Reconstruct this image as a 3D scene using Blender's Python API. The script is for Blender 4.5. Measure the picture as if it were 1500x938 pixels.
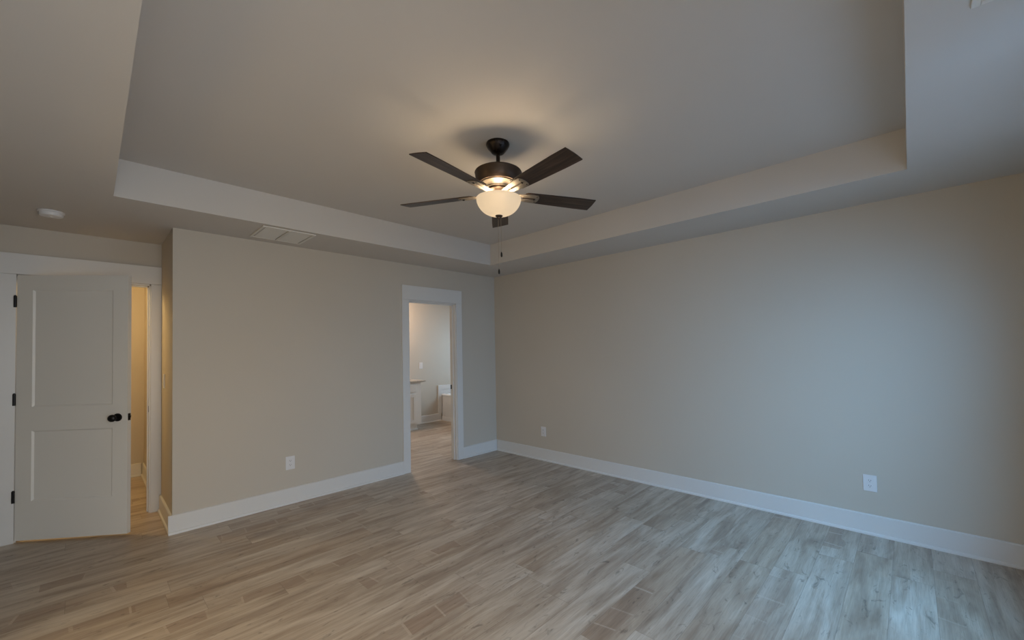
import bpy, bmesh, math
from mathutils import Vector, Matrix

S = bpy.context.scene
C = S.collection
for o in list(bpy.data.objects):
    bpy.data.objects.remove(o)

# ------------------------------------------------------------------ camera
FPX, SX, SY = 599.53, 17.79, 28.44
YAW, PITCH, ROLL = 0.7555, 0.0246, -0.0187
cd = bpy.data.cameras.new('camera')
cam = bpy.data.objects.new('camera', cd)
C.objects.link(cam)
S.camera = cam
cd.sensor_width = 36.0
cd.lens = FPX / 1500 * 36
cd.shift_x = -SX / 1500
cd.shift_y = SY / 1500
cd.clip_start = 0.05
fw = Vector((math.cos(YAW), math.sin(YAW), 0))
rt = Vector((math.sin(YAW), -math.cos(YAW), 0))
up = Vector((0, 0, 1))
fw, up = fw * math.cos(PITCH) + up * math.sin(PITCH), up * math.cos(PITCH) - fw * math.sin(PITCH)
rt, up = rt * math.cos(ROLL) + up * math.sin(ROLL), up * math.cos(ROLL) - rt * math.sin(ROLL)
m = Matrix((rt, up, -fw)).transposed().to_4x4()
m.translation = Vector((0, 0, 1.43))
cam.matrix_world = m

# ------------------------------------------------------------------ light and exposure
EXPOSURE = -0.02
SKY_STRENGTH = 0.12
SKY_COL = (0.36, 0.60, 1.0)
GROUND_COL = (0.30, 0.36, 0.40)
TILT_DOWN, TILT_UP = 28, 25
L_WIN_SKY = (20, 46, 80)
L_WIN_GND = (7.5, 9.5, 13)
L_BACK_FILL_DOWN = (74, 73, 73)
L_BACK_FILL_UP = (1.5, 1, 1)
L_SIDE_FILL_DOWN = (24, 15, 5)
L_SIDE_FILL_UP = (4, 3.5, 3)
L_BATH = (28, 38, 48)
FAN_RGB = (6.2, 4.6, 2.9)
CLOSET_RGB = (30, 20, 8.5)
VANITY_RGB = (38, 27, 19)
S.view_settings.view_transform = 'Standard'
S.view_settings.look = 'None'
S.view_settings.gamma = 1.0
S.view_settings.exposure = EXPOSURE
S.view_settings.use_curve_mapping = False

w = bpy.data.worlds.new('world')
S.world = w
w.use_nodes = True
wt = w.node_tree
wt.nodes.clear()
wo = wt.nodes.new('ShaderNodeOutputWorld')
wb = wt.nodes.new('ShaderNodeBackground')
wc = wt.nodes.new('ShaderNodeTexCoord')
wsp = wt.nodes.new('ShaderNodeSeparateXYZ')
wr = wt.nodes.new('ShaderNodeValToRGB')
wm = wt.nodes.new('ShaderNodeMath')
wm.operation = 'MULTIPLY_ADD'
wm.inputs[1].default_value = 0.5
wm.inputs[2].default_value = 0.5
wt.links.new(wc.outputs['Generated'], wsp.inputs[0])
wt.links.new(wsp.outputs['Z'], wm.inputs[0])
wt.links.new(wm.outputs[0], wr.inputs[0])
wr.color_ramp.elements[0].position = 0.47
wr.color_ramp.elements[0].color = (*GROUND_COL, 1)
wr.color_ramp.elements[1].position = 0.53
wr.color_ramp.elements[1].color = (*SKY_COL, 1)
wt.links.new(wr.outputs[0], wb.inputs['Color'])
wb.inputs['Strength'].default_value = SKY_STRENGTH
wt.links.new(wb.outputs[0], wo.inputs[0])


def daylight(name, x, y, z, yaw, tilt, sx, sy, rgb, spread=150):
    """area light outside an opening; yaw 0 looks along +y, tilt > 0 looks up; rgb in watts per channel"""
    e = max(rgb)
    if e <= 0:
        return
    l = bpy.data.lights.new(name, 'AREA')
    l.shape = 'RECTANGLE'
    l.size, l.size_y = sx, sy
    l.energy = e
    l.color = tuple(c / e for c in rgb)
    l.spread = math.radians(spread)
    o = bpy.data.objects.new(name, l)
    o.location = (x, y, z)
    o.rotation_euler = (math.radians(90 + tilt), 0, math.radians(yaw))
    C.objects.link(o)


def point(name, loc, rgb, r):
    watts = max(rgb)
    if watts <= 0:
        return
    col = tuple(c / watts for c in rgb)
    l = bpy.data.lights.new(name, 'POINT')
    l.energy = watts
    l.color = col
    l.shadow_soft_size = r
    o = bpy.data.objects.new(name, l)
    o.location = loc
    C.objects.link(o)
    return o


# ------------------------------------------------------------------ room dimensions (metres, camera at 0,0,1.43)
XR, YB, H, K = 4.013, 4.358, 2.4812, 2.735      # right wall, far-left wall, ceiling, tray ceiling
XC, YD = 0.461, 5.115                            # alcove return wall, closet-door wall
XL, YN = -0.56, -0.66                            # left wall, near (window) wall
T = 0.115
TX0, TX1, TY0, TY1 = 0.1007, 3.3978, -0.019, 3.7503   # tray
YBB, XBR, XBL = 7.082, 5.95, 2.30                # bathroom
YCB, XCR = 6.78, 0.455                           # closet
# windows on the near wall
WX0, WX1, WZ0, WZ1 = 1.45, 3.15, 0.62, 2.10
VX_0, VX_1, VZ_0, VZ_1 = -0.35, 0.95, 0.10, 2.10     # glazed opening added at its left to even the light
SY_0, SY_1, SZ_0, SZ_1 = 0.90, 3.20, 0.10, 2.10        # unseen opening added in the left wall for fill light
# bathroom window above the tub
BY0, BY1, BZ0, BZ1 = 5.55, 6.75, 0.95, 2.10
# outside the openings: sky and ground light, plus added fill at back and side
daylight('window_sky', (WX0 + WX1) / 2, YN - T - .50, (WZ0 + WZ1) / 2 + .55, -38, -36, WX1 - WX0, WZ1 - WZ0, L_WIN_SKY, 115)
daylight('window_ground', (WX0 + WX1) / 2, YN - T - .30, (WZ0 + WZ1) / 2 - .15, 0, TILT_UP, WX1 - WX0, WZ1 - WZ0, L_WIN_GND)
daylight('back_fill_down', (VX_0 + VX_1) / 2, YN - T - .30, (VZ_0 + VZ_1) / 2 + .15, 24, -TILT_DOWN, VX_1 - VX_0, VZ_1 - VZ_0, L_BACK_FILL_DOWN)  # added fill aimed down, evens out the far side of the room
daylight('back_fill_up', (VX_0 + VX_1) / 2, YN - T - .30, (VZ_0 + VZ_1) / 2 - .15, 0, TILT_UP, VX_1 - VX_0, VZ_1 - VZ_0, L_BACK_FILL_UP)  # added fill from the same opening, aimed up
daylight('side_fill_down', XL - T - .30, (SY_0 + SY_1) / 2, (SZ_0 + SZ_1) / 2 + .15, -90, -TILT_DOWN, SY_1 - SY_0, SZ_1 - SZ_0, L_SIDE_FILL_DOWN)  # added warm fill from the left, aimed down
daylight('side_fill_up', XL - T - .30, (SY_0 + SY_1) / 2, (SZ_0 + SZ_1) / 2 - .15, -90, TILT_UP, SY_1 - SY_0, SZ_1 - SZ_0, L_SIDE_FILL_UP)  # added fill from the left, aimed up
daylight('bathroom_sky', XBR + T + .30, (BY0 + BY1) / 2, (BZ0 + BZ1) / 2 + .10, 90, -15, BY1 - BY0, BZ1 - BZ0, L_BATH)
point('closet_light', (-0.35, 5.50, 2.22), CLOSET_RGB, 0.08)
point('vanity_light', (3.60, 6.75, 2.05), VANITY_RGB, 0.10)


# ------------------------------------------------------------------ node helpers
def mat(name):
    m = bpy.data.materials.new(name)
    m.use_nodes = True
    nt = m.node_tree
    return m, nt, nt.nodes['Principled BSDF']


def N(nt, t, **kw):
    n = nt.nodes.new(t)
    for k, v in kw.items():
        setattr(n, k, v)
    return n


def math_n(nt, op, a, b=None, c=None):
    n = N(nt, 'ShaderNodeMath', operation=op)
    for i, x in enumerate((a, b, c)):
        if x is None:
            continue
        if isinstance(x, (int, float)):
            n.inputs[i].default_value = x
        else:
            nt.links.new(x, n.inputs[i])
    return n.outputs[0]


def ramp(nt, fac, stops):
    r = N(nt, 'ShaderNodeValToRGB')
    e = r.color_ramp.elements
    while len(e) < len(stops):
        e.new(0.5)
    for i, (p, c) in enumerate(stops):
        e[i].position = p
        e[i].color = (c, c, c, 1) if isinstance(c, (int, float)) else (*c, 1)
    nt.links.new(fac, r.inputs[0])
    return r.outputs[0]


def mix(nt, fac, a, b, mode='MIX'):
    n = N(nt, 'ShaderNodeMix', data_type='RGBA', blend_type=mode)
    for sock, x in ((n.inputs[0], fac), (n.inputs[6], a), (n.inputs[7], b)):
        if isinstance(x, (int, float)):
            sock.default_value = x
        elif isinstance(x, tuple):
            sock.default_value = (*x, 1)
        else:
            nt.links.new(x, sock)
    return n.outputs[2]


def painted(name, col, rough=0.55, bump=0.04, scale=260, spec=0.35):
    m, nt, b = mat(name)
    tc = N(nt, 'ShaderNodeTexCoord')
    nz = N(nt, 'ShaderNodeTexNoise')
    nz.inputs['Scale'].default_value = scale
    nz.inputs['Detail'].default_value = 2
    nt.links.new(tc.outputs['Object'], nz.inputs['Vector'])
    bm = N(nt, 'ShaderNodeBump')
    bm.inputs['Strength'].default_value = bump
    bm.inputs['Distance'].default_value = 0.001
    nt.links.new(nz.outputs['Fac'], bm.inputs['Height'])
    nt.links.new(bm.outputs[0], b.inputs['Normal'])
    n2 = N(nt, 'ShaderNodeTexNoise')
    n2.inputs['Scale'].default_value = 1.3
    nt.links.new(tc.outputs['Object'], n2.inputs['Vector'])
    v = ramp(nt, n2.outputs['Fac'], [(0.3, 0.975), (0.7, 1.0)])
    nt.links.new(mix(nt, 1.0, col, v, 'MULTIPLY'), b.inputs['Base Color'])
    b.inputs['Roughness'].default_value = rough
    b.inputs['Specular IOR Level'].default_value = spec
    return m


def plain(name, col, rough=0.4, metal=0.0, spec=0.5):
    m, nt, b = mat(name)
    tc = N(nt, 'ShaderNodeTexCoord')
    nz = N(nt, 'ShaderNodeTexNoise')
    nz.inputs['Scale'].default_value = 30
    nt.links.new(tc.outputs['Object'], nz.inputs['Vector'])
    r = ramp(nt, nz.outputs['Fac'], [(0.3, max(0, rough - 0.04)), (0.7, min(1, rough + 0.04))])
    nt.links.new(r, b.inputs['Roughness'])
    b.inputs['Base Color'].default_value = (*col, 1)
    b.inputs['Metallic'].default_value = metal
    b.inputs['Specular IOR Level'].default_value = spec
    return m


M = {}
M['wall'] = painted('greige_wall_paint', (0.530, 0.487, 0.420), 0.6)
M['ceiling'] = painted('ceiling_paint', (0.585, 0.565, 0.54), 0.75, 0.05, 180, 0.2)
M['trim'] = painted('white_trim_paint', (0.66, 0.66, 0.65), 0.35, 0.01, 60, 0.5)
M['door'] = painted('door_paint', (0.75, 0.735, 0.69), 0.4, 0.02, 90, 0.4)
M['plastic'] = plain('white_plastic', (0.68, 0.68, 0.69), 0.35)
M['slot'] = plain('dark_slot', (0.03, 0.03, 0.03), 0.6)
M['vent'] = plain('vent_enamel', (0.66, 0.65, 0.62), 0.4)
M['vent_dark'] = plain('duct_interior', (0.30, 0.29, 0.275), 0.8)
M['black'] = plain('matte_black_metal', (0.012, 0.012, 0.013), 0.35, 0.6)
M['bronze'] = plain('oil_rubbed_bronze', (0.014, 0.009, 0.007), 0.30, 0.6)
M['bronze2'] = plain('brushed_bronze', (0.085, 0.062, 0.048), 0.42, 0.85)
M['nickel'] = plain('aged_nickel', (0.23, 0.205, 0.175), 0.52, 0.8)
M['chain'] = plain('chain_metal', (0.26, 0.22, 0.17), 0.5, 0.3)
M['arm'] = plain('polished_arm_metal', (0.25, 0.22, 0.185), 0.45, 0.7)
M['tub'] = plain('tub_acrylic', (0.88, 0.89, 0.90), 0.15)
M['cabinet'] = painted('cabinet_paint', (0.78, 0.77, 0.74), 0.35, 0.01, 60, 0.4)


def granite():
    m, nt, b = mat('granite_counter')
    tc = N(nt, 'ShaderNodeTexCoord')
    v = N(nt, 'ShaderNodeTexVoronoi')
    v.inputs['Scale'].default_value = 120
    nt.links.new(tc.outputs['Object'], v.inputs['Vector'])
    c = ramp(nt, v.outputs['Distance'], [(0.0, (0.20, 0.16, 0.13)), (0.35, (0.42, 0.37, 0.32)), (0.8, (0.58, 0.54, 0.48))])
    nt.links.new(c, b.inputs['Base Color'])
    b.inputs['Roughness'].default_value = 0.15
    return m


M['granite'] = granite()


def blade_wood():
    m, nt, b = mat('dark_blade_veneer')
    tc = N(nt, 'ShaderNodeTexCoord')
    mp = N(nt, 'ShaderNodeMapping')
    mp.inputs['Scale'].default_value = (3, 55, 55)
    nt.links.new(tc.outputs['Object'], mp.inputs[0])
    nz = N(nt, 'ShaderNodeTexNoise')
    nz.inputs['Scale'].default_value = 1.0
    nz.inputs['Detail'].default_value = 5
    nz.inputs['Distortion'].default_value = 0.6
    nt.links.new(mp.outputs[0], nz.inputs['Vector'])
    c = ramp(nt, nz.outputs['Fac'], [(0.3, (0.012, 0.007, 0.005)), (0.52, (0.040, 0.024, 0.016)), (0.75, (0.085, 0.056, 0.040))])
    nt.links.new(c, b.inputs['Base Color'])
    b.inputs['Roughness'].default_value = 0.38
    b.inputs['Specular IOR Level'].default_value = 0.42
    return m


M['blade'] = blade_wood()


def bowl_glass():
    m, nt, b = mat('frosted_bowl_glass')
    out = [n for n in nt.nodes if n.type == 'OUTPUT_MATERIAL'][0]
    tr = N(nt, 'ShaderNodeBsdfTranslucent')
    tr.inputs['Color'].default_value = (0.22, 0.20, 0.17, 1)
    b.inputs['Base Color'].default_value = (0.42, 0.38, 0.33, 1)
    b.inputs['Roughness'].default_value = 0.35
    b.inputs['Emission Color'].default_value = (1.0, 0.80, 0.55, 1)
    b.inputs['Emission Strength'].default_value = BOWL_E
    mx = N(nt, 'ShaderNodeMixShader')
    mx.inputs[0].default_value = 0.45
    nt.links.new(b.outputs[0], mx.inputs[1])
    nt.links.new(tr.outputs[0], mx.inputs[2])
    nt.links.new(mx.outputs[0], out.inputs[0])
    return m


BOWL_E = 0.84
M['bowl'] = bowl_glass()


def bulb_mat():
    m, nt, b = mat('lit_bulb')
    b.inputs['Base Color'].default_value = (0.9, 0.85, 0.7, 1)
    b.inputs['Emission Color'].default_value = (1.0, 0.72, 0.42, 1)
    b.inputs['Emission Strength'].default_value = 4
    return m


M['bulb'] = bulb_mat()


def window_glass():
    m, nt, b = mat('window_glass')
    out = [n for n in nt.nodes if n.type == 'OUTPUT_MATERIAL'][0]
    t = N(nt, 'ShaderNodeBsdfTransparent')
    t.inputs[0].default_value = (0.95, 0.97, 0.97, 1)
    g = N(nt, 'ShaderNodeBsdfGlossy')
    g.inputs['Roughness'].default_value = 0.02
    mx = N(nt, 'ShaderNodeMixShader')
    mx.inputs[0].default_value = 0.06
    nt.links.new(t.outputs[0], mx.inputs[1])
    nt.links.new(g.outputs[0], mx.inputs[2])
    nt.links.new(mx.outputs[0], out.inputs[0])
    return m


M['glass'] = window_glass()


def plank_floor():
    """Weathered vinyl planks running along X, 0.1865 m wide."""
    m, nt, b = mat('weathered_vinyl_planks')
    PW, PL = 0.1865, 1.22
    tc = N(nt, 'ShaderNodeTexCoord')
    sp = N(nt, 'ShaderNodeSeparateXYZ')
    nt.links.new(tc.outputs['Object'], sp.inputs[0])
    X, Y = sp.outputs[0], sp.outputs[1]
    yy = math_n(nt, 'DIVIDE', math_n(nt, 'ADD', Y, 1.865 * 2 - 0.31), PW)
    row = math_n(nt, 'FLOOR', yy)
    v = math_n(nt, 'FRACT', yy)
    wn = N(nt, 'ShaderNodeTexWhiteNoise', noise_dimensions='1D')
    nt.links.new(row, wn.inputs['W'])
    xx = math_n(nt, 'ADD', math_n(nt, 'DIVIDE', math_n(nt, 'ADD', X, 10), PL), wn.outputs['Value'])
    col = math_n(nt, 'FLOOR', xx)
    u = math_n(nt, 'FRACT', xx)
    cid = N(nt, 'ShaderNodeCombineXYZ')
    nt.links.new(row, cid.inputs[0])
    nt.links.new(col, cid.inputs[1])
    w3 = N(nt, 'ShaderNodeTexWhiteNoise', noise_dimensions='3D')
    nt.links.new(cid.outputs[0], w3.inputs['Vector'])
    rnd = w3.outputs['Value']
    rs = N(nt, 'ShaderNodeSeparateColor')
    nt.links.new(w3.outputs['Color'], rs.inputs[0])
    rnd2, rnd3 = rs.outputs[1], rs.outputs[2]

    def noise(sx, sy, detail=4, rough=0.55, dist=0.0, off=0.0):
        cx = N(nt, 'ShaderNodeCombineXYZ')
        nt.links.new(math_n(nt, 'MULTIPLY', X, sx), cx.inputs[0])
        nt.links.new(math_n(nt, 'MULTIPLY', Y, sy), cx.inputs[1])
        nt.links.new(math_n(nt, 'MULTIPLY_ADD', rnd, 37.0, off), cx.inputs[2])
        n = N(nt, 'ShaderNodeTexNoise')
        n.inputs['Scale'].default_value = 1.0
        n.inputs['Detail'].default_value = detail
        n.inputs['Roughness'].default_value = rough
        n.inputs['Distortion'].default_value = dist
        nt.links.new(cx.outputs[0], n.inputs['Vector'])
        return n.outputs['Fac']

    broad = noise(1.6, 9, 3, 0.5, 0.8)
    streak = noise(2.2, 34, 5, 0.6, 0.5, 5.0)
    fine = noise(9, 190, 3, 0.6, 0.2, 9.0)
    knot = noise(5.5, 16, 4, 0.6, 2.2, 15.0)
    t = math_n(nt, 'ADD', math_n(nt, 'MULTIPLY', broad, 0.62), math_n(nt, 'MULTIPLY', streak, 0.38))
    base = ramp(nt, t, [(0.28, (0.170, 0.122, 0.085)), (0.42, (0.265, 0.205, 0.150)),
                        (0.54, (0.350, 0.290, 0.225)), (0.68, (0.440, 0.385, 0.315))])
    # plank to plank tone
    tone = ramp(nt, rnd2, [(0.0, (0.86, 0.79, 0.72)), (0.30, (0.95, 0.93, 0.90)), (0.6, (0.99, 0.99, 0.99)), (1.0, (1.05, 1.06, 1.07))])
    base = mix(nt, 1.0, base, tone, 'MULTIPLY')
    # brown saw-marked strips along one side of some planks, broken into short blocks
    seg = math_n(nt, 'ADD', math_n(nt, 'MULTIPLY', X, 5.1), math_n(nt, 'MULTIPLY', noise(1.3, 0.6, 1, 0.5, 0.0, 41.0), 3.0))
    cs = N(nt, 'ShaderNodeCombineXYZ')
    nt.links.new(math_n(nt, 'FLOOR', seg), cs.inputs[0])
    nt.links.new(row, cs.inputs[1])
    ws = N(nt, 'ShaderNodeTexWhiteNoise', noise_dimensions='3D')
    nt.links.new(cs.outputs[0], ws.inputs['Vector'])
    wob = noise(3.0, 3.0, 3, 0.5, 0.0, 21.0)
    edge = math_n(nt, 'LESS_THAN', math_n(nt, 'SUBTRACT', 1.0, v), math_n(nt, 'MULTIPLY_ADD', wob, 1.1, -0.02))
    run = math_n(nt, 'GREATER_THAN', noise(0.9, 0.0, 1, 0.5, 0.0, 31.0), 0.50)
    pick = math_n(nt, 'GREATER_THAN', rnd3, 0.50)
    msk = math_n(nt, 'MULTIPLY', math_n(nt, 'MULTIPLY', edge, run), pick)
    msk = math_n(nt, 'MULTIPLY', msk, math_n(nt, 'MULTIPLY_ADD', ws.outputs['Value'], 0.65, 0.12))
    base = mix(nt, msk, base, mix(nt, streak, (0.150, 0.095, 0.060), (0.300, 0.215, 0.150)))
    ledge = math_n(nt, 'LESS_THAN', math_n(nt, 'FRACT', seg), 0.06)
    lm = math_n(nt, 'MULTIPLY', math_n(nt, 'MULTIPLY', ledge, msk), 0.5)
    base = mix(nt, lm, base, (0.50, 0.43, 0.35))
    # dark knots and cracks
    kd = ramp(nt, knot, [(0.30, 0.60), (0.40, 1.0)])
    base = mix(nt, 1.0, base, kd, 'MULTIPLY')
    fd = ramp(nt, fine, [(0.30, 0.86), (0.60, 1.03)])
    base = mix(nt, 1.0, base, fd, 'MULTIPLY')
    # seams
    sv = math_n(nt, 'MINIMUM', v, math_n(nt, 'SUBTRACT', 1.0, v))
    su = math_n(nt, 'MINIMUM', u, math_n(nt, 'SUBTRACT', 1.0, u))
    s1 = math_n(nt, 'LESS_THAN', math_n(nt, 'MULTIPLY', sv, PW), 0.0010)
    s2 = math_n(nt, 'LESS_THAN', math_n(nt, 'MULTIPLY', su, PL), 0.0011)
    seam = math_n(nt, 'MAXIMUM', s1, s2)
    base = mix(nt, math_n(nt, 'MULTIPLY', seam, 0.45), base, (0.09, 0.07, 0.055))
    hs = N(nt, 'ShaderNodeHueSaturation')
    hs.inputs['Saturation'].default_value = FLOOR_SAT
    hs.inputs['Value'].default_value = FLOOR_VAL
    nt.links.new(base, hs.inputs['Color'])
    nt.links.new(hs.outputs[0], b.inputs['Base Color'])
    rg = ramp(nt, streak, [(0.3, 0.36), (0.7, 0.46)])
    nt.links.new(rg, b.inputs['Roughness'])
    b.inputs['Specular IOR Level'].default_value = 0.5
    bm = N(nt, 'ShaderNodeBump')
    bm.inputs['Strength'].default_value = 0.12
    bm.inputs['Distance'].default_value = 0.001
    hgt = math_n(nt, 'SUBTRACT', fine, seam)
    nt.links.new(hgt, bm.inputs['Height'])
    nt.links.new(bm.outputs[0], b.inputs['Normal'])
    return m


FLOOR_SAT, FLOOR_VAL = 0.86, 1.36
M['floor'] = plank_floor()


# ------------------------------------------------------------------ mesh helpers
def box(bm, x0, x1, y0, y1, z0, z1):
    vs = [bm.verts.new((x, y, z)) for x in (x0, x1) for y in (y0, y1) for z in (z0, z1)]
    for f in ((0, 1, 3, 2), (4, 6, 7, 5), (0, 4, 5, 1), (2, 3, 7, 6), (0, 2, 6, 4), (1, 5, 7, 3)):
        bm.faces.new([vs[i] for i in f])


def prism(bm, pts, a, b, axis):
    """Extrude a closed 2-D outline between a and b along axis ('x','y','z')."""
    def P(p, t):
        return {'x': (t, p[0], p[1]), 'y': (p[0], t, p[1]), 'z': (p[0], p[1], t)}[axis]
    A = [bm.verts.new(P(p, a)) for p in pts]
    B = [bm.verts.new(P(p, b)) for p in pts]
    n = len(pts)
    bm.faces.new(A)
    bm.faces.new(B[::-1])
    for i in range(n):
        bm.faces.new((A[i], B[i], B[(i + 1) % n], A[(i + 1) % n]))


def lathe(bm, prof, seg=48, cx=0, cy=0):
    rings = []
    for r, z in prof:
        if r < 1e-5:
            rings.append([bm.verts.new((cx, cy, z))])
        else:
            rings.append([bm.verts.new((cx + r * math.cos(2 * math.pi * i / seg), cy + r * math.sin(2 * math.pi * i / seg), z)) for i in range(seg)])
    for a, b in zip(rings[:-1], rings[1:]):
        if len(a) == 1 and len(b) == 1:
            continue
        for i in range(seg):
            j = (i + 1) % seg
            if len(a) == 1:
                bm.faces.new((a[0], b[i], b[j]))
            elif len(b) == 1:
                bm.faces.new((a[i], b[0], a[j]))
            else:
                bm.faces.new((a[i], b[i], b[j], a[j]))


def tube(bm, pts, r, seg=10):
    pts = [Vector(p) for p in pts]
    rings = []
    for i, p in enumerate(pts):
        d = (pts[min(i + 1, len(pts) - 1)] - pts[max(i - 1, 0)]).normalized()
        ref = Vector((0, 0, 1)) if abs(d.z) < 0.9 else Vector((1, 0, 0))
        a = d.cross(ref).normalized()
        b = d.cross(a)
        rings.append([bm.verts.new(p + (a * math.cos(t) + b * math.sin(t)) * r) for t in [2 * math.pi * k / seg for k in range(seg)]])
    for a, b in zip(rings[:-1], rings[1:]):
        for i in range(seg):
            bm.faces.new((a[i], b[i], b[(i + 1) % seg], a[(i + 1) % seg]))
    bm.faces.new(rings[0])
    bm.faces.new(rings[-1][::-1])


def obj(name, bm, material, parent=None, smooth=False, bevel=0.0, seg=2):
    bmesh.ops.recalc_face_normals(bm, faces=bm.faces)
    me = bpy.data.meshes.new(name)
    bm.to_mesh(me)
    bm.free()
    me.materials.append(material)
    if smooth:
        me.polygons.foreach_set('use_smooth', [True] * len(me.polygons))
    o = bpy.data.objects.new(name, me)
    C.objects.link(o)
    if parent:
        o.parent = parent
    if bevel:
        md = o.modifiers.new('bevel', 'BEVEL')
        md.width = bevel
        md.segments = seg
        md.limit_method = 'ANGLE'
        md.angle_limit = math.radians(40)
    if smooth:
        md = o.modifiers.new('edges', 'EDGE_SPLIT')
        md.split_angle = math.radians(38)
    return o


def B():
    return bmesh.new()


def tag(o, label, cat=None, group=None, kind=None):
    o['label'] = label
    if cat:
        o['category'] = cat
    if group:
        o['group'] = group
    if kind:
        o['kind'] = kind
    return o


def empty(name, loc, rz=0):
    o = bpy.data.objects.new(name, None)
    o.empty_display_size = 0.1
    C.objects.link(o)
    o.location = loc
    o.rotation_euler = (0, 0, rz)
    return o


# ------------------------------------------------------------------ shell
bm = B(); box(bm, -0.70, 6.15, -0.80, 7.25, -0.12, 0.0)
tag(obj('floor', bm, M['floor']), 'floor of weathered greige wood-look planks', 'floor', kind='structure')

# ceiling with a raised rectangular tray
bm = B()
x0, x1, y0, y1 = XL - T, XR + T, YN - T, YD + T
zt = K + 0.12
box(bm, x0, TX0, y0, y1, H, zt)
box(bm, TX1, x1, y0, y1, H, zt)
box(bm, TX0, TX1, y0, TY0, H, zt)
box(bm, TX0, TX1, TY1, y1, H, zt)
box(bm, TX0, TX1, TY0, TY1, K, zt)
tag(obj('ceiling', bm, M['ceiling']), 'off-white ceiling with a raised rectangular tray over the room', 'ceiling', kind='structure')
bm = B(); box(bm, XBL - T, XBR + T, YD + T, YBB + T, H, H + .12); box(bm, XR + T, XBR + T, YB, YD + T, H, H + .12)
tag(obj('ceiling_bathroom', bm, M['ceiling']), 'bathroom ceiling beyond the cased opening', 'ceiling', kind='structure')
bm = B(); box(bm, XL - T - .3, XCR + T, YD + T, YCB + T, H, H + .12)
tag(obj('ceiling_closet', bm, M['ceiling']), 'closet ceiling behind the half-open door', 'ceiling', kind='structure')

bm = B(); box(bm, XR, XR + T, YN - T, YB, 0, H)
tag(obj('wall_right', bm, M['wall']), 'long greige wall on the right, empty but for two outlets', 'wall', kind='structure')
OX0, OX1, OZ = 2.610, 3.316, 2.052
bm = B()
box(bm, XC, OX0, YB, YB + T, 0, H)
box(bm, OX1, XBR + T, YB, YB + T, 0, H)
box(bm, OX0, OX1, YB, YB + T, OZ, H)
tag(obj('wall_back', bm, M['wall']), 'greige wall with the cased opening to the bathroom', 'wall', kind='structure')
bm = B(); box(bm, XC, XC + T, YB + T, YD, 0, H)
tag(obj('wall_alcove', bm, M['wall']), 'short return wall beside the closet door', 'wall', kind='structure')
CX0, CX1, CZ = -0.402, 0.390, 2.098
bm = B()
box(bm, XL - T - .3, CX0, YD, YD + T, 0, H)
box(bm, CX1, XC + T, YD, YD + T, 0, H)
box(bm, CX0, CX1, YD, YD + T, CZ, H)
tag(obj('wall_closet', bm, M['wall']), 'wall that holds the half-open closet door', 'wall', kind='structure')
bm = B()
box(bm, XL - T, XL, YN - T, SY_0, 0, H)
box(bm, XL - T, XL, SY_1, YD, 0, H)
box(bm, XL - T, XL, SY_0, SY_1, 0, SZ_0)
box(bm, XL - T, XL, SY_0, SY_1, SZ_1, H)
tag(obj('wall_left', bm, M['wall']), 'greige wall at the left, outside the frame', 'wall', kind='structure')
bm = B()
box(bm, XL, VX_0, YN - T, YN, 0, H)
box(bm, VX_1, WX0, YN - T, YN, 0, H)
box(bm, VX_0, VX_1, YN - T, YN, 0, VZ_0)
box(bm, VX_0, VX_1, YN - T, YN, VZ_1, H)
box(bm, WX1, XR, YN - T, YN, 0, H)
box(bm, WX0, WX1, YN - T, YN, 0, WZ0)
box(bm, WX0, WX1, YN - T, YN, WZ1, H)
tag(obj('wall_front', bm, M['wall']), 'window wall behind the viewer', 'wall', kind='structure')
# closet shell
bm = B(); box(bm, XL - T - .3, XCR + T, YCB, YCB + T, 0, H)
tag(obj('wall_closet_back', bm, M['wall']), 'back wall of the closet under warm light', 'wall', kind='structure')
bm = B(); box(bm, XCR, XCR + T, YD + T, YCB, 0, H)
tag(obj('wall_closet_right', bm, M['wall']), 'right side wall of the closet', 'wall', kind='structure')
bm = B(); box(bm, XL - T - .3, XL - .3, YD + T, YCB, 0, H)
tag(obj('wall_closet_left', bm, M['wall']), 'left side wall of the closet', 'wall', kind='structure')
# bathroom shell
bm = B(); box(bm, XBL - T, XBR + T, YBB, YBB + T, 0, H)
tag(obj('wall_bathroom_back', bm, M['wall']), 'daylit bathroom wall seen through the cased opening', 'wall', kind='structure')
bm = B(); box(bm, XBL - T, XBL, YB + T, YBB, 0, H)
tag(obj('wall_bathroom_left', bm, M['wall']), 'left wall of the bathroom', 'wall', kind='structure')
bm = B()
box(bm, XBR, XBR + T, YB + T, BY0, 0, H)
box(bm, XBR, XBR + T, BY1, YBB, 0, H)
box(bm, XBR, XBR + T, BY0, BY1, 0, BZ0)
box(bm, XBR, XBR + T, BY0, BY1, BZ1, H)
tag(obj('wall_bathroom_right', bm, M['wall']), 'bathroom wall with a window over the tub', 'wall', kind='structure')


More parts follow.
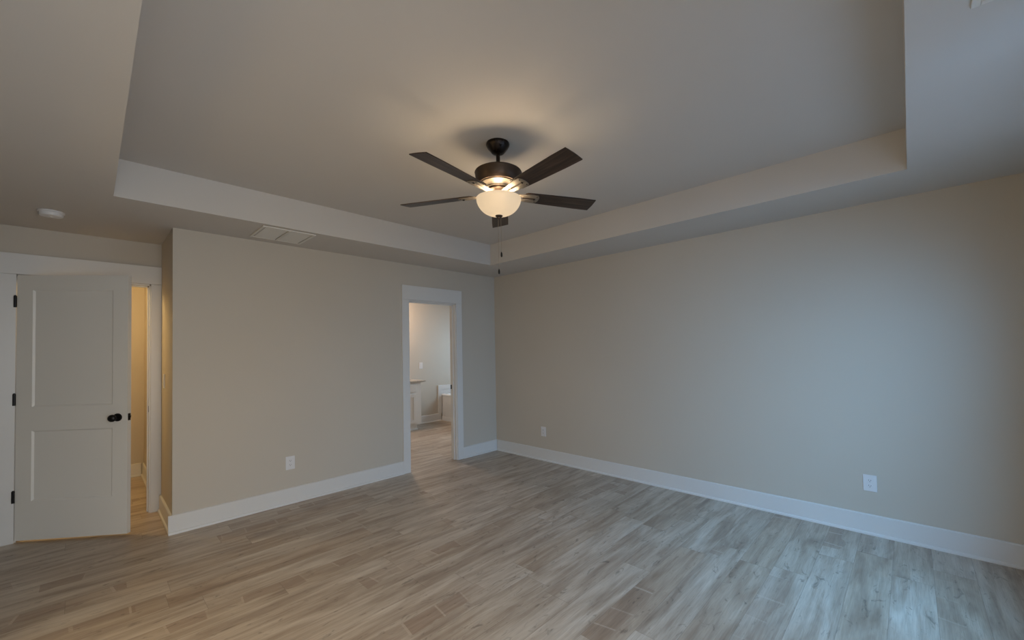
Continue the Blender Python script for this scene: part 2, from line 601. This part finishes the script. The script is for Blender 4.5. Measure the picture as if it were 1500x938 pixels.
# windows (outside the frame; they carry the daylight and the added fill)
def window(name, a0, a1, z0, z1, p, side, label):
    """side 'y': window in a wall of constant y = p..p-T ; side 'x': wall of constant x = p..p+T"""
    root = empty(name, {'y': ((a0 + a1) / 2, p - T / 2, z0), 'x': (p + T / 2, (a0 + a1) / 2, z0), '-x': (p - T / 2, (a0 + a1) / 2, z0)}[side],
                 {'y': 0, 'x': math.radians(90), '-x': math.radians(-90)}[side])
    tag(root, label, 'window', kind='structure')
    hw, hh = (a1 - a0) / 2, z1 - z0
    bm = B()
    f = 0.05
    box(bm, -hw, -hw + f, -.03, .03, 0, hh); box(bm, hw - f, hw, -.03, .03, 0, hh)
    box(bm, -hw + f, hw - f, -.03, .03, 0, f); box(bm, -hw + f, hw - f, -.03, .03, hh - f, hh)
    box(bm, -.02, .02, -.03, .03, f, hh - f)
    box(bm, -hw + f, hw - f, -.025, .025, hh / 2 - .018, hh / 2 + .018)
    obj('window_frame', bm, M['trim'], root)
    bm = B(); box(bm, -hw + f, hw - f, -.003, .003, f, hh - f)
    obj('window_pane', bm, M['glass'], root)
    bm = B()
    box(bm, -hw - .05, hw + .05, T / 2, T / 2 + .03, -.03, 0.0)
    obj('window_sill', bm, M['trim'], root)
    return root


window('window_1', WX0, WX1, WZ0, WZ1, YN, 'y', 'wide window in the wall behind the viewer')
window('added_window_3', VX_0, VX_1, VZ_0, VZ_1, YN, 'y', 'tall glazed opening added behind the viewer to even the light')
window('added_window_4', SY_0, SY_1, SZ_0, SZ_1, XL, '-x', 'tall glazed opening added in the left wall for fill light, outside the frame')
window('window_2', BY0, BY1, BZ0, BZ1, XBR, 'x', 'bathroom window over the tub')

# ------------------------------------------------------------------ baseboards
BH, BT = 0.150, 0.015


def base_profile(sgn, p):
    """outline in (across, z): wall face at p, board grows in direction sgn; with a shoe bead at the foot"""
    return [(p, 0.0), (p + sgn * 0.026, 0.0), (p + sgn * 0.026, 0.008), (p + sgn * 0.0235, 0.015), (p + sgn * BT, 0.021),
            (p + sgn * BT, BH - 0.006), (p + sgn * (BT - .005), BH), (p, BH)]


def baseboard(name, axis, p, sgn, a, b, label):
    bm = B()
    prism(bm, base_profile(sgn, p), a, b, axis)
    return tag(obj(name, bm, M['trim']), label, 'baseboard', kind='structure')


TW = 0.088      # casing width
baseboard('baseboard_right', 'y', XR, -1, YN, YB - .026, 'white baseboard along the long right wall')
baseboard('baseboard_back_left', 'x', YB, -1, XC - .026, OX0 - TW, 'white baseboard left of the cased opening')
baseboard('baseboard_back_right', 'x', YB, -1, OX1 + TW, XR, 'short white baseboard between cased opening and room corner')
baseboard('baseboard_alcove', 'y', XC, -1, YB, YD - .018, 'white baseboard on the short return wall by the closet door')
baseboard('baseboard_left', 'y', XL, 1, YN, YD, 'white baseboard along the left wall')
baseboard('baseboard_front', 'x', YN, 1, XL + .026, XR - .026, 'white baseboard under the window wall')
baseboard('baseboard_closet_back', 'x', YCB, -1, XL - .3, XCR - .026, 'baseboard on the closet back wall')
baseboard('baseboard_closet_right', 'y', XCR, -1, YD + T + .02, YCB, 'baseboard on the closet side wall')
baseboard('baseboard_bathroom_back', 'x', YBB, -1, 4.21, 4.97, 'baseboard on the bathroom wall between vanity and tub')


# ------------------------------------------------------------------ casings
def casing(name, x0, x1, z1, y, head, label, wl=TW, wr=TW, strike=None):
    """Opening x0..x1 x 0..z1 in a wall facing -y at y."""
    root = empty(name, ((x0 + x1) / 2, y, 0))
    tag(root, label, 'door casing', kind='structure')
    cx = (x0 + x1) / 2
    d = .018
    for nm, a, b in (('left_leg', x0 - wl, x0 + .004), ('right_leg', x1 - .004, x1 + wr)):
        bm = B(); box(bm, a - cx, b - cx, -d, 0, 0, z1)
        obj('casing_leg', bm, M['trim'], root, bevel=.0015)
    bm = B(); box(bm, x0 - wl - cx, x1 + wr - cx, -d - .002, 0, z1 + .001, z1 + head)
    obj('casing_head', bm, M['trim'], root, bevel=.0015)
    bm = B()
    e = 0.0
    box(bm, x0 - cx, x0 - cx + .014, 0.0005, T, 0, z1)
    box(bm, x1 - cx - .014, x1 - cx, 0.0005, T, 0, z1)
    box(bm, x0 - cx, x1 - cx, 0.0005, T, z1 - .014, z1)
    obj('door_jamb', bm, M['trim'], root, bevel=.001)
    bm = B()
    box(bm, x0 - cx + .014, x0 - cx + .024, .045, .075, 0, z1 - .014)
    box(bm, x1 - cx - .024, x1 - cx - .014, .045, .075, 0, z1 - .014)
    box(bm, x0 - cx + .014, x1 - cx - .014, .045, .075, z1 - .024, z1 - .014)
    obj('door_stop', bm, M['trim'], root)
    if strike:
        ys, zs = strike
        bm = B(); box(bm, x1 - cx - .0155, x1 - cx - .0138, ys, ys + .026, zs - .028, zs + .028)
        obj('strike_plate', bm, M['black'], root)
    return root


casing('trim_1', OX0, OX1, OZ, YB, 0.172, 'white casing with a deep head around the bathroom opening', strike=(.088, .95))
casing('trim_2', CX0, CX1, CZ, YD, 0.165, 'white casing around the half-open closet door', wr=XC - .001 - CX1, strike=(.008, .945))

# ------------------------------------------------------------------ closet door leaf
LEAF_W, LEAF_T, LZ0, LZ1 = 0.782, 0.035, 0.020, 2.088
ang = math.atan2(4.572 - 5.09, .234 + .393)
door = empty('door_1', (-.393, 5.09, 0), ang)
tag(door, 'white two-panel door standing half open with black knob and hinges', 'door', kind='structure')
bm = B()
p0, p1 = 0.108, LEAF_W - 0.108
zs = [(0.318, 0.865), (1.05, 1.972)]
box(bm, 0, p0, 0, LEAF_T, LZ0, LZ1)
box(bm, p1, LEAF_W, 0, LEAF_T, LZ0, LZ1)
box(bm, p0, p1, 0, LEAF_T, LZ0, zs[0][0])
box(bm, p0, p1, 0, LEAF_T, zs[0][1], zs[1][0])
box(bm, p0, p1, 0, LEAF_T, zs[1][1], LZ1)
for a, b in zs:
    # recessed panel with sloped sticking, both faces
    for s in (0, 1):
        yo, yi = (0, .010) if s == 0 else (LEAF_T, LEAF_T - .010)
        q = .011
        o4 = [bm.verts.new(c) for c in ((p0, yo, a), (p1, yo, a), (p1, yo, b), (p0, yo, b))]
        i4 = [bm.verts.new(c) for c in ((p0 + q, yi, a + q), (p1 - q, yi, a + q), (p1 - q, yi, b - q), (p0 + q, yi, b - q))]
        for i in range(4):
            bm.faces.new((o4[i], o4[(i + 1) % 4], i4[(i + 1) % 4], i4[i]))
        bm.faces.new(i4)
obj('door_leaf', bm, M['door'], door)


def round_y(bm, prof, cx, cz, y0, sgn, seg=32):
    """lathe about the y axis; prof = (radius, distance out)"""
    t = B()
    lathe(t, prof, seg)
    for vv in t.verts:
        x, y, z = vv.co
        vv.co = (cx + x, y0 + sgn * z, cz + y)
    me = bpy.data.meshes.new('tmp')
    t.to_mesh(me)
    t.free()
    bm.from_mesh(me)
    bpy.data.meshes.remove(me)


for sgn, y0 in ((-1, 0.0), (1, LEAF_T)):
    bm = B()
    round_y(bm, [(0, 0), (.032, 0), (.032, .004), (.029, .009), (.018, .011), (0, .011)], LEAF_W - .070, .947, y0, sgn)
    ro = obj('knob_rose', bm, M['black'], door, smooth=True)
    bm = B()
    round_y(bm, [(0, .010), (.011, .010), (.0105, .028), (.014, .033), (.024, .040), (.0285, .050), (.0275, .060), (.020, .068), (.008, .071), (0, .071)], LEAF_W - .070, .947, y0, sgn)
    obj('door_knob', bm, M['black'], door, smooth=True)
bm = B(); box(bm, LEAF_W - .0005, LEAF_W + .0012, .005, .030, .947 - .028, .947 + .028)
obj('latch_plate', bm, M['black'], door)
bm = B(); box(bm, LEAF_W + .0012, LEAF_W + .009, .012, .024, .947 - .009, .947 + .009)
obj('latch_bolt', bm, M['black'], door, bevel=.002)
for z in (1.880, 1.111, 0.356):
    bm = B()
    # barrel and the leaves of the hinge
    t = [(0, z - .045), (.0085, z - .045), (.0085, z + .045), (0, z + .045)]
    lathe(bm, t, 16, -.008, -.006)
    lathe(bm, [(0, z + .045), (.006, z + .045), (.006, z + .050), (0, z + .052)], 12, -.008, -.006)
    box(bm, -.0015, 0.0, .001, .030, z - .045, z + .045)
    obj('door_hinge', bm, M['black'], door, smooth=True)


# ------------------------------------------------------------------ outlets and switches
def plate(name, loc, rz, w_, h_, label, cat, kind='outlet'):
    """front faces local -y"""
    root = empty(name, loc, rz)
    tag(root, label, cat)
    bm = B(); box(bm, -w_ / 2, w_ / 2, -.006, 0, -h_ / 2, h_ / 2)
    obj('cover_plate', bm, M['plastic'], root, bevel=.0025)
    if kind == 'outlet':
        for s in (-1, 1):
            bm = B()
            pts = []
            r = .0172
            for k in range(24):
                t = 2 * math.pi * k / 24
                pts.append((r * math.cos(t), max(-.0135, min(.0135, r * math.sin(t))) + s * .0195))
            prism(bm, pts, -.0085, -.006, 'y')
            f = obj('receptacle', bm, M['plastic'], root, bevel=.0008)
            bm = B()
            z = s * .0195
            box(bm, -.0075, -.0050, -.0088, -.0080, z - .001, z + .0075)
            box(bm, .0050, .0075, -.0088, -.0080, z - .001, z + .0065)
            box(bm, -.0022, .0022, -.0088, -.0080, z - .0095, z - .0050)
            obj('outlet_slots', bm, M['slot'], f)
        bm = B(); round_y(bm, [(0, 0), (.003, 0), (.0025, .0012), (0, .0015)], 0, 0, -.006, -1, 12)
        obj('screw', bm, M['vent'], root)
    else:
        bm = B(); box(bm, -.0165, .0165, -.0085, -.006, -.033, .033)
        f = obj('rocker', bm, M['plastic'], root, bevel=.001)
        for s in (-1, 1):
            bm = B(); round_y(bm, [(0, 0), (.003, 0), (.0025, .0012), (0, .0015)], 0, s * .048, -.006, -1, 12)
            obj('screw', bm, M['vent'], root)
    return root


RZ_R = math.radians(-90)     # plates on the right wall face -x
plate('wall_outlet', (1.323, YB, .386), 0, .080, .126, 'white duplex outlet on the wall left of the bathroom opening', 'outlet')
plate('wall_outlet', (XR, .250, .381), RZ_R, .080, .122, 'white duplex outlet on the right wall, nearest to the viewer', 'outlet')
plate('wall_outlet', (XR, 3.467, .369), RZ_R, .080, .122, 'small-looking white outlet on the right wall near the room corner', 'outlet')
plate('light_switch', (XC, 4.885, 1.205), RZ_R, .080, .126, 'light switch on the short return wall beside the closet door', 'switch', 'switch')
plate('light_switch', (4.511, YBB, 1.147), 0, .080, .126, 'white switch on the bathroom wall above the vanity end', 'switch', 'switch')

# ------------------------------------------------------------------ smoke detector
root = empty('smoke_detector', (-.195, 4.449, H))
tag(root, 'round white smoke detector on the ceiling before the closet door', 'smoke detector')
bm = B(); lathe(bm, [(0, 0), (.066, 0), (.067, -.010), (.064, -.012), (0, -.012)], 48)
obj('detector_base', bm, M['plastic'], root, smooth=True)
bm = B(); lathe(bm, [(0, -.012), (.060, -.012), (.061, -.024), (.056, -.034), (.035, -.039), (.0, -.040)], 48)
obj('detector_cover', bm, M['plastic'], root, smooth=True)
bm = B(); lathe(bm, [(0, -.039), (.010, -.0385), (.009, -.0425), (0, -.043)], 16)
obj('test_button', bm, M['vent'], root, smooth=True)


# ------------------------------------------------------------------ ceiling vents
def grille(name, x0, x1, y0, y1, label, bars, nsl, slat_axis='x', lip=.022):
    cx, cy = (x0 + x1) / 2, (y0 + y1) / 2
    root = empty(name, (cx, cy, H))
    tag(root, label, 'vent')
    hx, hy = (x1 - x0) / 2, (y1 - y0) / 2
    d = -.009
    bm = B()
    box(bm, -hx, hx, -hy, -hy + lip, d, 0); box(bm, -hx, hx, hy - lip, hy, d, 0)
    box(bm, -hx, -hx + lip, -hy + lip, hy - lip, d, 0); box(bm, hx - lip, hx, -hy + lip, hy - lip, d, 0)
    obj('vent_frame', bm, M['vent'], root, bevel=.003)
    if bars:
        bm = B(); box(bm, -.010, .010, -hy + lip, hy - lip, d - .001, -.001)
        obj('centre_bar', bm, M['vent'], root, bevel=.001)
    bm = B(); box(bm, -hx + lip, hx - lip, -hy + lip, hy - lip, -.0012, -.0002)
    obj('duct_backing', bm, M['vent_dark'], root)
    secs = [(-hx + lip, -.010), (.010, hx - lip)] if bars else [(-hx + lip, hx - lip)]
    for a, b in secs:
        bm = B()
        n = nsl
        g = .006 if bars else .001
        for k in range(n):
            yc = -hy + lip + (k + .5) * (2 * hy - 2 * lip) / n
            t = (2 * hy - 2 * lip) / n * .47
            prism(bm, [(yc - t, -.0032), (yc - t + .0004, -.0040), (yc + t, -.0070), (yc + t - .0004, -.0062)], a + g, b - g, 'x')
        obj('louvers', bm, M['vent'], root)
    return root


grille('return_air_grille', .962, 1.372, 3.800, 4.215, 'white two-section return air grille on the ceiling by the tray edge', True, 22)
grille('supply_register', 1.56, 1.895, -.345, -.170, 'white supply register cut by the top right edge of the picture', False, 10)

# ------------------------------------------------------------------ ceiling fan
FX, FY = 1.763, 1.858
fan = empty('ceiling_fan', (FX, FY, K))
tag(fan, 'five-blade dark wood ceiling fan with a lit frosted glass bowl', 'ceiling fan')
Z = lambda z: z - K
bm = B(); lathe(bm, [(0, 0), (.0725, 0), (.0745, -.006), (.072, -.018), (.062, -.034), (.044, -.056), (.036, -.064), (.018, -.068), (0, -.068)], 48)
obj('canopy', bm, M['bronze'], fan, smooth=True)
bm = B(); lathe(bm, [(0, -.064), (.0125, -.064), (.0125, Z(2.566)), (0, Z(2.566))], 24)
obj('downrod', bm, M['bronze'], fan, smooth=True)
bm = B(); lathe(bm, [(0, Z(2.584)), (.022, Z(2.584)), (.024, Z(2.570)), (.085, Z(2.566)), (.130, Z(2.560)), (.146, Z(2.551)),
                     (.149, Z(2.545)), (.147, Z(2.538)), (.143, Z(2.512)), (.135, Z(2.490)), (.123, Z(2.476)), (.112, Z(2.474)), (0, Z(2.474))], 64)
obj('motor_housing', bm, M['bronze2'], fan, smooth=True)
bm = B(); lathe(bm, [(0, Z(2.4745)), (.113, Z(2.4745)), (.115, Z(2.470)), (.100, Z(2.462)), (.086, Z(2.456)), (.080, Z(2.448)), (.080, Z(2.444)), (0, Z(2.444))], 64)
obj('motor_band', bm, M['nickel'], fan, smooth=True)
bm = B(); lathe(bm, [(0, Z(2.4445)), (.070, Z(2.4445)), (.072, Z(2.432)), (.062, Z(2.427)), (.040, Z(2.424)), (.036, Z(2.390)), (.050, Z(2.384)), (.050, Z(2.374)), (0, Z(2.370))], 48)
obj('light_fitter', bm, M['bronze2'], fan, smooth=True)
# bowl: thin shell, open at the top
R, D = .1405, .110
RZ = 2.384
outer, inner = [], []
for k in range(0, 19):
    t = math.radians(90 * k / 18)
    outer.append((R * math.cos(t) ** .9 if k < 18 else 0.0, Z(RZ) - D * math.sin(t)))
    inner.append(((R - .004) * math.cos(t) ** .9 if k < 18 else 0.0, Z(RZ) - (D - .004) * math.sin(t)))
bm = B(); lathe(bm, inner[::-1] + outer, 64)
obj('glass_bowl', bm, M['bowl'], fan, smooth=True)['label'] = 'lit frosted glass bowl'
bm = B(); lathe(bm, [(0, Z(RZ - D - .0005)), (.024, Z(RZ - D + .006)), (.022, Z(RZ - D - .004)), (.012, Z(RZ - D - .010)), (.009, Z(RZ - D - .019)), (0, Z(RZ - D - .022))], 32)
fin = obj('finial', bm, M['bronze2'], fan, smooth=True)
for k in range(3):
    a = YAW + math.pi + k * 2 * math.pi / 3
    bx, by = .052 * math.cos(a), .052 * math.sin(a)
    bm = B(); lathe(bm, [(0, Z(2.334)), (.012, Z(2.336)), (.020, Z(2.346)), (.021, Z(2.355)), (.014, Z(2.368)), (.012, Z(2.376)), (0, Z(2.376))], 24, bx, by)
    bl = obj('light_bulb', bm, M['bulb'], fan, smooth=True)
    
pts_l = []
for k in range(3):
    a = YAW + math.pi + k * 2 * math.pi / 3
    point('fan_lamp', (FX + .080 * math.cos(a), FY + .080 * math.sin(a), 2.370), tuple(c * 2 / 3 for c in FAN_RGB), 0.035)

bm = B(); lathe(bm, [(0, Z(2.330)), (.010, Z(2.332)), (.017, Z(2.341)), (.018, Z(2.348)), (.013, Z(2.358)), (.012, Z(2.370)), (0, Z(2.370))], 24)  # extra centre bulb, added to go with the bowl's hot spot
obj('light_bulb', bm, M['bulb'], fan, smooth=True)
point('fan_lamp', (FX, FY, 2.316), (2.4, 1.9, 1.2), 0.012)  # added lamp that brightens the middle of the bowl

# blades and arms: local x outwards; phase and tilt fitted to the tips
PH = 0.7965
TILT = -math.asin(.0126 / .062)
ZB = 2.4095
BM_ = B()
bt = .0055


def blade_half(x):
    """half width along the blade"""
    t = (x - .185) / (.664 - .185)
    return .050 + .0135 * min(1, t * 1.3) ** .8


xs = [.185 + (.664 - .185) * k / 24 for k in range(25)]
top = [(x, blade_half(x)) for x in xs]
bot = [(x, -blade_half(x)) for x in reversed(xs)]
# rounded root, slightly bowed tip
outline = top + [(.6665, .032), (.668, 0), (.6665, -.032)] + bot + [(.172, -.040), (.166, -.020), (.166, .020), (.172, .040)]
prism(BM_, outline, 0, bt, 'z')
blade_src = obj('fan_blade', BM_, M['blade'], fan, bevel=.0012)
blade_src['label'] = 'dark wood grained fan blade'
# arm: a tapered bracket of two prongs under the blade with a slot between
AM = B()
for s in (-1, 1):
    o_ = [(.058, s * .0075), (.058, s * .026), (.100, s * .029), (.160, s * .038), (.225, s * .046), (.256, s * .042), (.268, s * .022),
          (.271, s * .0001), (.246, s * .0001), (.242, s * .0075), (.232, s * .0075)]
    o2 = o_ if s > 0 else o_[::-1]
    prism(AM, o2, -.0050, -.0004, 'z')
arm_src = obj('blade_arm', AM, M['arm'], fan, bevel=.001)
arm_src['label'] = 'metal blade arm'
SM = B()
lathe(SM, [(0, -.0098), (.005, -.0095), (.0075, -.0060), (.0075, -.0048), (0, -.0048)], 16, .240, .0)
lathe(SM, [(0, -.0075), (.003, -.0072), (.0045, -.0048), (0, -.0048)], 12, .250, .028)
lathe(SM, [(0, -.0075), (.003, -.0072), (.0045, -.0048), (0, -.0048)], 12, .250, -.028)
screw_src = obj('arm_screws', SM, M['bronze'], arm_src)
for k in range(5):
    a = PH + k * 2 * math.pi / 5
    if k == 0:
        b_, r_, s_ = blade_src, arm_src, screw_src
    else:
        b_, r_, s_ = blade_src.copy(), arm_src.copy(), screw_src.copy()
        for q in (b_, r_, s_):
            C.objects.link(q)
        b_.parent = fan
        r_.parent = fan
        s_.parent = r_
    for q in (b_, r_):
        q.matrix_local = Matrix.Translation((0, 0, Z(ZB))) @ Matrix.Rotation(a, 4, 'Z') @ Matrix.Rotation(TILT, 4, 'X')


def chain(dx, zbot, label):
    a = YAW - math.pi / 2
    px, py = dx * math.cos(a), dx * math.sin(a)
    bm = B()
    tube(bm, [(px, py, Z(RZ - D - .006)), (px, py, Z(zbot + .030))], .0012, 6)
    c = obj('pull_chain', bm, M['chain'], fan)
    bm = B()
    lathe(bm, [(0, Z(zbot + .034)), (.002, Z(zbot + .033)), (.0055, Z(zbot + .022)), (.0062, Z(zbot + .008)), (.004, Z(zbot)), (0, Z(zbot))], 16, px, py)
    obj('pull_fob', bm, M['black'], c, smooth=True)
    return c


chain(-.0055, 1.906, 'long chain')
chain(.0120, 2.013, 'short chain')

# ------------------------------------------------------------------ bathroom: vanity, counter, tub
VY = 6.62
VX1, VX0 = 4.215, 3.00
van = empty('bathroom_vanity', ((VX0 + VX1) / 2, VY, 0))
tag(van, 'white bathroom vanity cabinet seen through the opening at its left edge', 'vanity')
vx = (VX0 + VX1) / 2
bm = B()
box(bm, VX0 - vx, VX1 - vx, 0.0, YBB - VY - .001, .095, .862)
obj('cabinet_body', bm, M['cabinet'], van, bevel=.002)
bm = B(); box(bm, VX0 - vx, 4.145 - vx, .03, YBB - VY - .028, 0.0, .095)
obj('toe_kick', bm, M['cabinet'], van)
bm = B(); prism(bm, [(.004, 0), (.0295, 0), (.0295, .020), (.018, .018), (.006, .010)], VX0 - vx, 4.145 - vx, 'x')
obj('shoe_moulding', bm, M['trim'], van)


def shaker(bm, x0, x1, z0, z1, fr, y=-.019):
    box(bm, x0, x0 + fr, y, 0, z0, z1); box(bm, x1 - fr, x1, y, 0, z0, z1)
    box(bm, x0 + fr, x1 - fr, y, 0, z0, z0 + fr); box(bm, x0 + fr, x1 - fr, y, 0, z1 - fr, z1)
    box(bm, x0 + fr, x1 - fr, y + .010, 0, z0 + fr, z1 - fr)


for a, b in ((3.705, 4.108), (3.30, 3.70)):
    bm = B(); shaker(bm, a - vx, b - vx, .125, .655, .060)
    obj('cabinet_door', bm, M['cabinet'], van, bevel=.001)
    bm = B(); box(bm, a - vx, b - vx, -.019, 0, .690, .835)
    obj('drawer_front', bm, M['cabinet'], van, bevel=.003)
bm = B(); box(bm, VX0, 4.300, VY - .030, YBB - .001, .863, .893)
tag(obj('vanity_countertop', bm, M['granite'], bevel=.003), 'tan stone countertop lying on the bathroom vanity', 'countertop')

tub = empty('bathtub', (5.45, 6.2, 0))
tag(tub, 'white built-in tub with a beadboard skirt beyond the bathroom opening', 'bathtub')
tx, ty = 5.45, 6.2
X0, X1, Y0, Y1 = 5.0 - tx, XBR - tx - .002, 5.30 - ty, YBB - ty - .002
bm = B()
# beadboard skirt: board face with narrow grooves
y = Y0
while y < Y1 - .001:
    ye = min(y + .045, Y1)
    box(bm, X0, X0 + .02, y + .0025, ye - .0025, .08, .49)
    y += .045
box(bm, X0 + .004, X0 + .02, Y0, Y1, .08, .49)
box(bm, X0 - .008, X0 + .02, Y0, Y1, 0, .08)
box(bm, X0 - .004, X0 + .02, Y0, Y1, .49, .514)
obj('beadboard_skirt', bm, M['trim'], tub)
bm = B()
# deck with the basin let in
rimz0, rimz1 = .5145, .545
ix0, ix1, iy0, iy1 = X0 + .13, X1 - .10, Y0 + .15, Y1 - .15
box(bm, X0 - .015, ix0, Y0, Y1, rimz0, rimz1); box(bm, ix1, X1, Y0, Y1, rimz0, rimz1)
box(bm, ix0, ix1, Y0, iy0, rimz0, rimz1); box(bm, ix0, ix1, iy1, Y1, rimz0, rimz1)
obj('tub_deck', bm, M['tub'], tub, bevel=.008, seg=3)
bm = B()
n = 40
rings = []
for zz, k in ((.560, 1.03), (.562, 1.0), (.548, .96), (.30, .88), (.14, .78), (.10, .55), (.10, 0.02)):
    ring = []
    for i in range(n):
        t = 2 * math.pi * i / n
        c, s = math.cos(t), math.sin(t)
        ex = (abs(c) ** .55) * (1 if c >= 0 else -1)
        ey = (abs(s) ** .55) * (1 if s >= 0 else -1)
        ring.append(bm.verts.new(((ix0 + ix1) / 2 + ex * (ix1 - ix0) / 2 * k, (iy0 + iy1) / 2 + ey * (iy1 - iy0) / 2 * k, zz)))
    rings.append(ring)
for a, b in zip(rings[:-1], rings[1:]):
    for i in range(n):
        bm.faces.new((a[i], b[i], b[(i + 1) % n], a[(i + 1) % n]))
bm.faces.new(rings[-1])
obj('tub_basin', bm, M['tub'], tub, smooth=True)
# tall surround panel on the wall at the tub's head
bm = B()
box(bm, 4.905, 4.990, YBB - .022, YBB, BH + .001, .727)
box(bm, 4.990, XBR - .001, YBB - .022, YBB, .640, .727)
box(bm, 4.990, XBR - .001, YBB - .012, YBB, .548, .640)
tag(obj('trim_3', bm, M['trim'], bevel=.001), 'white wainscot panel on the bathroom wall at the tub end', 'wainscot', kind='structure')
